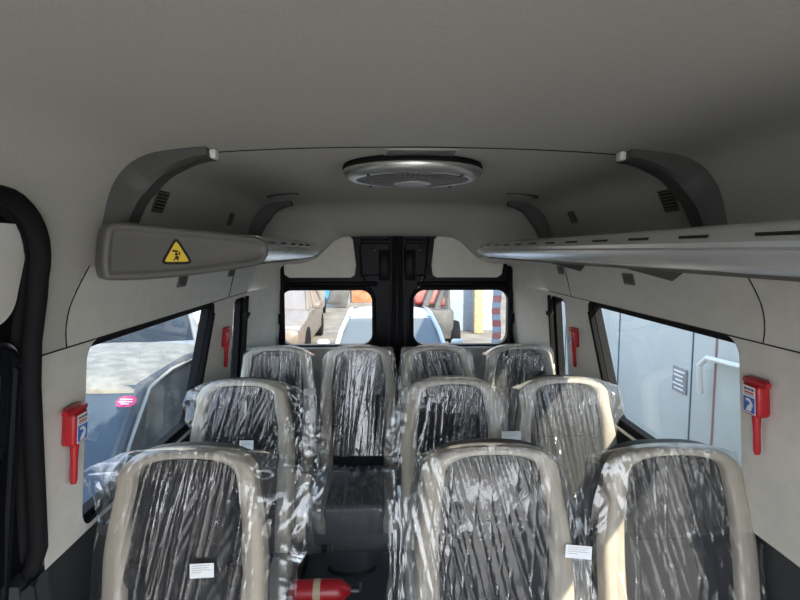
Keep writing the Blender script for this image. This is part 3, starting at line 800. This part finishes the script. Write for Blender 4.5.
film('RR', 'clear plastic over the rear right corner seat, puffed toward the window', 31.6, [(T, 0), (T - .1, .002), (.6, .004)], [(T, 0), (T - .02, .06), (T - .06, .13), (T - .13, .07), (T - .25, .01), (.6, .0)], drift=-.15, amp=1.2, gath=1.6, m='film_sheet')
def sheet(corners, label, seed, amp=.02, n=46, m='film_sheet'):
    """loose sheet hung between seats: bilinear patch with wrinkles; corners = top-left, top-right, bottom-right, bottom-left"""
    a, b, c, d = [Vector(p) for p in corners]; bm = bmesh.new(); rows = []
    for i in range(n + 1):
        v = i / n; r = []
        for j in range(n + 1):
            u = j / n; p = a.lerp(b, u).lerp(d.lerp(c, u), v)
            k = amp * (.6 * ridge(u * 5 + v * 1.5, v * 1.2, seed, 1.6) + .5 * noise.noise(Vector((u * 6, v * 5, seed))) + .35 * ridge(u * 11 - v * 4, v * 3, seed + 3, 2))
            p = p + Vector((0, -k, -.05 * math.sin(u * PI) * (1 - v)))
            p.z += .012 * noise.noise(Vector((u * 9, v * 9, seed + 2))); p.x += .012 * noise.noise(Vector((u * 5, v * 8, seed + 6)))
            r.append(p)
        rows.append(r)
    grid(bm, rows); o = obj('plastic_sheet', bm, m, angle=180); return tag(o, label, 'plastic sheet')
sheet([(.41, 2.33, 1.07), (.50, 2.33, 1.12), (.50, 2.20, .6), (.41, 2.20, .6)], 'cloudy plastic sheet bridging the two right middle row seats', 3.3, .012)
sheet([(.425, 1.50, 1.0), (.485, 1.50, 1.06), (.485, 1.36, .6), (.425, 1.36, .6)], 'cloudy plastic sheet in the gap between the two right front seats', 9.3, .01)
sheet([(-.082, 1.50, .985), (.045, 1.46, 1.135), (.0, 1.30, .55), (-.09, 1.36, .55)], 'large cloudy plastic sheet hanging into the aisle from the front row', 15.3, .012)
# film over the aisle seat's cushion
bm = bmesh.new(); rows = []
for i in range(61):
    v = i / 60; r = []
    for j in range(61):
        u = -1 + 2 * j / 60; w = .225
        if v < .6: y = -.02 - .44 * v / .6; z = .482 + .02 * (1 - v)
        else: y = -.468 - .015 * (v - .6); z = .482 - .22 * (v - .6) / .4
        k = smooth((v - .1) / .3)
        z += .012 * ridge(u * 7, v * 1.6, 40, 4) * k + .006 * noise.noise(Vector((u * 12, v * 12, 3))) + (.05 * max(0, 1 - abs(v - .12) * 6) * ridge(u * 4, v * 7, 44, 2))
        y -= .012 * ridge(u * 7, v * 1.6, 40, 4) * k
        z += smooth(1.3 - abs(v - .2) * 5) * (.016 * noise.noise(Vector((u * 5, v * 9, 61))) + .012 * ridge(u * 6 + v * 5, v * 8, 63, 2))
        r.append((u * w, y, z))
    rows.append(r)
grid(bm, rows); o = obj('plastic_cover', bm, 'film_crinkled_lit', angle=180); o.location = seat['RA'].location
tag(o, 'crinkled clear plastic over the seat cushion at the aisle end', 'plastic cover', 'clear plastic covers over the seats')

# ------------------------------------------------------------------ case and extinguisher in the aisle
t = thing('tool_case', 'black plastic case on the aisle floor in front of the rear seat', 'case', (-.235, 2.2, 0))
bm = bmesh.new(); box(bm, (0, 0, .14), (.40, .40, .26), .02, 3); obj('case_body', bm, 'case', t)
bm = bmesh.new(); box(bm, (0, 0, .287), (.405, .405, .032), .012, 3); obj('lid', bm, 'case', t)
bm = bmesh.new(); tube(bm, [(-.10 + .1 * (1 - math.cos(PI * k / 12)), .07 - .055 * math.sin(PI * k / 12), .305) for k in range(13)], .010, 8); obj('handle', bm, 'slot', t)
bm = bmesh.new(); tube(bm, [(.195, y, z) for y, z in ((-.19, .30), (-.05, .312), (.1, .312), (.19, .30))], .02, 8, (1, .6)); obj('strap', bm, 'rubber', t)
for sx in (-1, 1):
    for sy in (-1, 1):
        bm = bmesh.new(); box(bm, (sx * .15, sy * .15, .006), (.04, .04, .012), .003); obj('foot', bm, 'rubber', t)
t = thing('fire_extinguisher', 'red fire extinguisher lying on the black case in the aisle', 'fire extinguisher', (-.345, 2.045, .348), (0, PI / 2, 0))
bm = bmesh.new(); lathe(bm, [(.0, -.125), (.030, -.125), (.043, -.112), (.044, .06), (.040, .085), (.022, .105), (.016, .118)], 28); obj('cylinder', bm, 'red', t)
bm = bmesh.new(); lathe(bm, [(.0446, -.03), (.0450, -.028), (.0450, -.004), (.0446, -.002)], 28); obj('band', bm, 'tape', t)
bm = bmesh.new(); lathe(bm, [(.016, .112), (.018, .125), (.015, .15), (0, .152)], 16); box(bm, (-.012, 0, .155), (.05, .018, .01), .003); obj('valve', bm, 'metal', t)

# ------------------------------------------------------------------ outside
GZ = -.65
M['ground'] = mat('yard_ground', (.23, .20, .16), .95, var=.25, vscale=1.5, bump=.3, bscale=30)
bm = bmesh.new(); box(bm, (0, 10, GZ - .05), (90, 90, .1)); struct(obj('floor_yard', bm, 'ground', smooth=False))
def car(name, label, loc, rotz, W, Hh, L, col, body_m=None, roof_m=None, cat='car', cowl=.30, rf=.46, rb=.72, tail=.86, belt=.95, hood=.92, glass='glass_dark', side_glass=None, strip=False, mirror_off=.30):
    """front points to -y; fractions along the length for cowl, roof front, roof back, tail of the glass"""
    t = thing(name, label, cat, loc, (0, 0, rotz))
    bmn = body_m or mat('car_paint', col, .3, .2, var=.08, vscale=5)
    rm = roof_m or bmn; w = W / 2
    def Y(f): return (f - .5) * L
    sec = []
    for f, ww, zb, zt in ((.0, .72, .35, .55), (.015, .84, .25, .68), (.06, .93, .2, .78), (.15, .98, .18, hood - .06), (cowl, 1, .18, belt), (.5, 1, .18, belt), (.8, 1, .18, belt + .02), (.93, .96, .2, belt), (.985, .88, .25, belt - .1), (1.0, .8, .35, belt - .25)):
        a = ww * w; sec.append([(-a * .9, Y(f), zb), (-a, Y(f), zb + .14), (-a * 1.0, Y(f), (zb + zt) / 2 + .05), (-a * .97, Y(f), zt - .07), (-a * .86, Y(f), zt), (-a * .4, Y(f), zt + .02), (a * .4, Y(f), zt + .02), (a * .86, Y(f), zt), (a * .97, Y(f), zt - .07), (a, Y(f), (zb + zt) / 2 + .05), (a, Y(f), zb + .14), (a * .9, Y(f), zb)])
    bm = bmesh.new(); V = grid(bm, sec, True); bm.faces.new(V[0]); bm.faces.new(V[-1][::-1]); obj('body', bm, bmn, t, angle=35)
    wb, wt = .90 * w, .74 * w; zt = Hh
    # glass pieces
    def sag(x, wmax): return .06 * (x / wmax) ** 2
    bm = bmesh.new(); n = 10
    rows = []
    for i in range(n + 1):
        q = i / n; ww = wb + (wt - wb) * q; zz_ = belt - .02 + (zt - .045 - belt + .02) * (q ** .9); yy = Y(cowl) + (Y(rf) - Y(cowl)) * q
        rows.append([(ww * (-1 + 2 * j / n), yy + sag(ww * (-1 + 2 * j / n), ww) * 1.8, zz_ - .02 * (-1 + 2 * j / n) ** 2) for j in range(n + 1)])
    grid(bm, rows); obj('windshield', bm, glass, t)
    bm = bmesh.new(); rows = []
    for i in range(n + 1):
        q = i / n; ww = wb * .97 + (wt - wb * .97) * q; yy = Y(tail) + (Y(rb) - Y(tail)) * q
        rows.append([(ww * (-1 + 2 * j / n), yy - sag(ww * (-1 + 2 * j / n), ww), belt - .02 + (zt - .045 - belt) * q) for j in range(n + 1)])
    grid(bm, rows); obj('rear_window', bm, glass, t)
    for sx in (-1, 1):
        bm = bmesh.new(); grid(bm, [[(sx * (wb - .01), Y(cowl) + .14, belt - .02), (sx * (wb - .01), Y(tail) - .08, belt - .02)], [(sx * (wt - .005), Y(rf) + .12, zt - .07), (sx * (wt - .005), Y(rb) - .05, zt - .07)]])
        obj('side_window', bm, side_glass or glass, t)
    bm = bmesh.new(); rows = []
    for f, dz in ((rf - .012, -.045), (rf, -.028), (rf + .04, -.006), ((rf + rb) / 2, .0), (rb - .04, -.02), (rb, -.045)):
        rows.append([(wt * 1.01 * u, Y(f) + .10 * abs(u) ** 2.2 * (1 if f < .6 else -.5), zt + dz - .055 * abs(u) ** 3) for u in [-1 + i / 8 for i in range(17)]] )
    V = grid(bm, rows); g = bmesh.ops.extrude_face_region(bm, geom=bm.faces[:]); bmesh.ops.translate(bm, vec=(0, 0, -.03), verts=[x for x in g['geom'] if isinstance(x, bmesh.types.BMVert)])
    obj('roof', bm, rm, t)
    if strip:
        for sx in (-1, 1):
            bm = bmesh.new(); tube(bm, [(sx * (p_[0] + .025), p_[1], p_[2] + .015) for p_ in ((wb, Y(cowl) + .16, belt - .03), ((wb + wt) / 2 * 1.01, (Y(cowl) + Y(rf)) / 2 + .16, (belt + zt) / 2), (wt * 1.03, Y(rf) + .12, zt - .10), (wt * 1.02, Y(rf) + .5, zt - .065), (wt * 1.02, Y(rb), zt - .09))], .012, 6); obj('weather_strip', bm, 'strip', t)
    for sx in (-1, 1):
        bm = bmesh.new(); tube(bm, [(sx * wb, Y(cowl) + .10, belt - .03), (sx * (wb + wt) / 2 * 1.005, (Y(cowl) + Y(rf)) / 2 + .10, (belt + zt) / 2 + .0), (sx * wt * 1.01, Y(rf) + .09, zt - .075), (sx * wt * 1.02, Y((rf + rb) / 2), zt - .05), (sx * wt * 1.01, Y(rb) - .03, zt - .085), (sx * wb * .98, Y(tail) - .04, belt - .03)], .035, 8, (1, 1)); obj('pillar', bm, bmn, t)
        bm = bmesh.new(); tube(bm, [(sx * wb, Y(.55), belt - .02), (sx * wt, Y(.57), zt - .07)], .03, 6); obj('door_pillar', bm, bmn, t)
        bm = bmesh.new(); box(bm, (sx * (w + .09), Y(cowl) + mirror_off, belt + .06), (.18, .10, .13), .04, 3); box(bm, (sx * (w - .02), Y(cowl) + mirror_off, belt + .02), (.12, .04, .03), .01); obj('mirror', bm, bmn, t)
        bm = bmesh.new(); box(bm, (sx * w * .68, Y(.03), .66), (.34, .16, .13), .04, 3); obj('headlamp', bm, 'chrome', t)
        for f in (.17, .82):
            bm = bmesh.new(); lathe(bm, [(.0, -.1), (.2, -.1), (.3, -.09), (.32, -.06), (.32, .06), (.3, .09), (.2, .1), (0, .1)], 28); bmesh.ops.rotate(bm, cent=(0, 0, 0), matrix=Matrix.Rotation(PI / 2, 3, 'Y'), verts=bm.verts[:]); bmesh.ops.translate(bm, vec=(sx * (w - .09), Y(f), .32), verts=bm.verts[:]); obj('wheel', bm, 'rubber', t)
    return t
M['dusty_roof'] = mat('dusty_roof', (.15, .142, .125), .8, col2=(.25, .23, .195), vscale=9)
M['blue_glass'] = mat('dusty_windshield', (.045, .06, .078), .4, var=.2, vscale=3, spec=.3)
M['brown_glass'] = mat('dusty_side_glass', (.085, .082, .075), .8, var=.35, vscale=5, spec=.05)
M['strip'] = mat('weather_strip', (.36, .35, .31), .7)
c = car('parked_car', 'dark blue car with dusty roof parked close outside the left window', (-2.3, 4.05, GZ), 0, 1.80, 1.56, 4.4, (.06, .075, .10), roof_m=M['dusty_roof'], cowl=.12, rf=.335, rb=.70, tail=.92, belt=.92, hood=.90, glass='blue_glass', side_glass='brown_glass', strip=True, mirror_off=.62, body_m=mat('dusty_blue_paint', (.055, .065, .08), .7, spec=.1, vscale=4, col2=(.12, .12, .12)))
# pink sticker on its windshield
M['pink'] = mat('pink_sticker', (.62, .03, .12), .4)

def on_windshield(c, px, py, y0, z0, y1, z1):
    d = ray(px, py); n = Vector((0, -(z1 - z0), (y1 - y0))).normalized(); q = Vector((0, y0, z0))
    return CAM + d * ((q - CAM).dot(n) / d.dot(n)), n
p, nn = on_windshield(c, 128, 405, 2.38, GZ + .90, 3.32, GZ + 1.515)
up = Vector((0, .94, .615)).normalized(); Xv = Vector((1, 0, 0)); Nv = Xv.cross(up)
if Nv.y > 0: Nv = -Nv
Mx = Matrix(((Xv.x, up.x, Nv.x, p.x), (Xv.y, up.y, Nv.y, p.y), (Xv.z, up.z, Nv.z, p.z), (0, 0, 0, 1)))
Mx = Matrix.Translation(-c.location) @ Mx
off = .03
bm = bmesh.new(); poly_prism(bm, rrect(-.058, .058, -.042, .042, .04, 6), .002, Mx @ Matrix.Translation((0, 0, off))); st = obj('sticker', bm, 'pink', c, smooth=False); st['label'] = 'pink oval sticker on the windshield'
bm = bmesh.new()
for yy, w in ((.012, .04), (-.006, .044), (-.022, .026)): poly_prism(bm, [(-w, yy), (w * .8, yy), (w * .8, yy + .007), (-w, yy + .007)], .001, Mx @ Matrix.Translation((0, 0, off + .002)))
obj('print', bm, 'label_white', st, smooth=False)

car('parked_car', 'grey car with a round mirror parked further back outside the left window', (-4.1, 9.0, GZ), .35, 1.85, 1.72, 4.6, (.24, .25, .26), cowl=.18, rf=.36, rb=.8, tail=.94, belt=1.02, hood=.98)
car('parked_car', 'silver car farthest back outside the left window', (-5.8, 14.2, GZ), .35, 1.85, 1.80, 4.5, (.42, .44, .46), cowl=.2, rf=.38, rb=.8, tail=.94, belt=1.05, hood=1.0)
car('parked_car', 'white car facing the rear doors straight behind the van', (.02, 8.6, GZ), .0, 1.74, 1.40, 4.4, (.46, .48, .50), cowl=.22, rf=.40, rb=.72, tail=.9, belt=.95, hood=.90, glass=mat('sky_glass', (.12, .135, .145), .4, spec=.25))
car('pickup', 'white pickup truck seen through the left rear door window', (-3.1, 18.6, GZ), .03, 1.85, 1.85, 5.0, (.46, .44, .41), cat='truck', cowl=.22, rf=.36, rb=.58, tail=.62, belt=1.1, hood=1.05, glass=mat('truck_glass', (.22, .21, .23), .15))
car('parked_car', 'tan dusty car at the left edge of the left rear door window', (-2.62, 13.5, GZ), .0, 1.75, 1.62, 4.2, (.24, .195, .16), cowl=.25, rf=.42, rb=.75, tail=.92, belt=.98, glass=mat('tan_glass', (.2, .18, .17), .2))

# box van close on the right
M['van_white'] = mat('van_paint', (.50, .53, .51), .4, var=.05, vscale=1.2)
M['van_dark'] = mat('van_lower', (.07, .11, .17), .45)
van = thing('delivery_van', 'pale blue white box van parked close outside the right windows', 'van', (2.95, 4.0, GZ))
bm = bmesh.new(); box(bm, (0, .3, 1.85), (2.0, 6.2, 2.5), .06, 3); obj('cargo_box', bm, 'van_white', van)
bm = bmesh.new(); box(bm, (0, .3, .55), (1.9, 6.1, .75), .05, 3); obj('chassis', bm, 'van_dark', van)
for y in (-2.05, -.55, .55, 1.9):
    bm = bmesh.new(); box(bm, (-1.003, y, 1.85), (.008, .010, 2.4), .002); obj('panel_seam', bm, 'van_dark', van, smooth=False)
M['rub'] = mat('faded_red', (.30, .15, .15), .6)
bm = bmesh.new(); box(bm, (-1.004, -.80, 1.6), (.010, .012, 1.6), .003); obj('red_stripe', bm, 'rub', van, smooth=False)
M['notice'] = mat('notice_grey', (.22, .23, .24), .6)
bm = bmesh.new(); box(bm, (-1.006, -.42, 1.46), (.012, .17, .17), .002); o = obj('notice', bm, 'notice', van, smooth=False); o['label'] = 'small grey printed notice on the van side'
bm = bmesh.new()
for q in range(5): box(bm, (-1.013, -.42 + .01 * (q % 2), 1.52 - .03 * q), (.003, .13 - .02 * (q % 3), .010))
obj('print', bm, 'label_white', o, smooth=False)
bm = bmesh.new(); tube(bm, [(-1.04, -.72, 1.45), (-1.07, -.74, 1.63), (-1.06, -.80, 1.69), (-1.05, -1.1, 1.70), (-1.01, -1.3, 1.70)], .017, 8); obj('reflection_arc', bm, 'clip', van)  # white tube shaped to stand in for a curved reflection, no real rail
for y in (.9, 1.45):
    bm = bmesh.new(); box(bm, (-1.004, y, 1.62), (.012, .03, .06), .003); obj('latch', bm, 'van_dark', van, smooth=False)
for y in (-1.7, 2.1):
    for x in (-.85, .85):
        bm = bmesh.new(); lathe(bm, [(.0, -.12), (.2, -.12), (.33, -.1), (.36, -.06), (.36, .06), (.33, .1), (.2, .12), (0, .12)], 28); bmesh.ops.rotate(bm, cent=(0, 0, 0), matrix=Matrix.Rotation(PI / 2, 3, 'Y'), verts=bm.verts[:]); bmesh.ops.translate(bm, vec=(x, y, .36), verts=bm.verts[:]); obj('wheel', bm, 'rubber', van)

# yard beyond the rear doors
def block(name, label, cat, px0, px1, py0, py1, Y, depth, m, ground=True):
    a = at(px0, py0, Y); b = at(px1, py1, Y)
    z1 = a.z; z0 = GZ if ground else b.z
    bm = bmesh.new(); box(bm, (0, depth / 2, (z1 - z0) / 2), (b.x - a.x, depth, z1 - z0), .03, 2)
    o = obj(name, bm, m); o.location = ((a.x + b.x) / 2, Y, z0); return tag(o, label, cat)
M['wall_tan'] = mat('building_tan', (.36, .32, .26), .9, var=.1)
M['blue'] = mat('container_blue', (.05, .26, .55), .5, var=.08)
M['slate'] = mat('container_slate', (.20, .27, .32), .6)
M['orange'] = mat('tarp_orange', (.36, .11, .03), .7, col2=(.42, .24, .14), vscale=3)
M['pale'] = mat('container_pale', (.30, .35, .41), .5, var=.06)
M['post'] = mat('post_yellow', (.42, .34, .20), .6, var=.15)
M['mred'] = mat('machine_red', (.36, .05, .05), .5, col2=(.42, .2, .18), vscale=2.5)
M['gris'] = mat('metal_grey', (.09, .088, .088), .6, var=.3, vscale=3)
block('building', 'tan building at the far end of the yard', 'building', -300, 700, 150, 330, 30, 6, 'wall_tan')
block('container', 'bright blue container in the left rear door window', 'container', 322, 336, 262, 345, 24, 3, 'blue')
block('container', 'slate grey container beside the bright blue one', 'container', 336.5, 350, 262, 345, 23.7, 3, 'slate')
block('container', 'small blue container below the orange tarpaulin', 'container', 351, 378, 306, 345, 24.2, 2, 'blue')
o = block('tarpaulin', 'crumpled orange tarpaulin on top of the small blue container', 'tarpaulin', 351, 378, 262, 302.5, 24.2, 2, 'orange', False)
block('container', 'long pale container in the right rear door window', 'container', 447, 498, 255, 345, 15.5, 5, 'pale')
block('post', 'cream yellow post in front of the pale container', 'post', 475, 483, 255, 345, 15, .2, 'post')
mr = thing('loader', 'red machine with grey arms behind the white car', 'machine', at(433, 345, 12.5).xyz); mr.location.z = GZ
bm = bmesh.new(); box(bm, (-.1, .8, 1.45), (.7, 1.4, .8), .12, 3); box(bm, (.3, .9, 1.5), (.25, 1.0, 1.0), .08, 2); obj('cab', bm, 'mred', mr)
for a_, b_ in (((-.3, -.1, .8), (.12, 0, 1.85)), ((-.1, -.1, .5), (.42, 0, 1.95)), ((.35, -.15, .3), (.3, -.05, 1.75))):
    bm = bmesh.new(); tube(bm, [a_, b_], .07, 6); obj('arm', bm, 'gris', mr)
bm = bmesh.new(); box(bm, (0, .6, .65), (.9, 1.8, .7), .08, 2); obj('chassis', bm, 'gris', mr)
for sx in (-1, 1):
    for y in (0, 1.3):
        bm = bmesh.new(); lathe(bm, [(.0, -.12), (.2, -.12), (.33, -.1), (.36, .0), (.33, .1), (.2, .12), (0, .12)], 24); bmesh.ops.rotate(bm, cent=(0, 0, 0), matrix=Matrix.Rotation(PI / 2, 3, 'Y'), verts=bm.verts[:]); bmesh.ops.translate(bm, vec=(sx * .5, y, .36), verts=bm.verts[:]); obj('wheel', bm, 'rubber', mr)
# red and white striped barrier post
a = at(496, 345, 9.5); bp_ = thing('striped_post', 'red and white striped post at the right edge of the rear window', 'post', (a.x, 9.5, GZ))
z = 0; i = 0
for i in range(22):
    bm = bmesh.new(); box(bm, (.01 * math.sin(i), 0, .055 + i * .11), (.15, .06, .108), .008); o = obj('stripe', bm, 'mred' if i % 2 else 'pale', bp_, smooth=False)
a = at(337, 335, 22)
cr = thing('crate', 'tilted brown board leaning beside the blue container', 'board', (a.x + .15, 22, GZ))
bm = bmesh.new(); box(bm, (0, 0, .74), (.8, .3, 1.3), .02, 2, Matrix.Rotation(math.radians(12), 3, 'Y')); obj('board', bm, 'gris', cr)

# ------------------------------------------------------------------ light
w = bpy.data.worlds.new('sky'); scene.world = w; w.use_nodes = True
N, L = w.node_tree.nodes, w.node_tree.links
bg = N['Background']; tc = N.new('ShaderNodeTexCoord'); sp = N.new('ShaderNodeSeparateXYZ'); L.new(tc.outputs['Generated'], sp.inputs[0])
r = N.new('ShaderNodeValToRGB'); L.new(sp.outputs['Z'], r.inputs['Fac'])
r.color_ramp.elements[0].color = (.95, .97, 1.0, 1); r.color_ramp.elements[0].position = 0
r.color_ramp.elements[1].color = (.42, .62, .95, 1); r.color_ramp.elements[1].position = .7
L.new(r.outputs['Color'], bg.inputs['Color']); bg.inputs['Strength'].default_value = 2.5
sd = bpy.data.lights.new('sun', 'SUN'); sd.energy = 8; sd.angle = math.radians(.6); sd.color = (1, .90, .74)
so = bpy.data.objects.new('sun', sd); C.objects.link(so); so.location = (6, -10, 8)
so.rotation_euler = Vector((-.5, 1, -.62)).to_track_quat('-Z', 'Y').to_euler()
scene.cycles.transparent_max_bounces = 40
scene.cycles.max_bounces = 10; scene.cycles.diffuse_bounces = 5
scene.view_settings.view_transform = 'Standard'; scene.view_settings.look = 'None'
scene.view_settings.exposure = 1.55; scene.view_settings.gamma = 1; scene.view_settings.use_curve_mapping = False
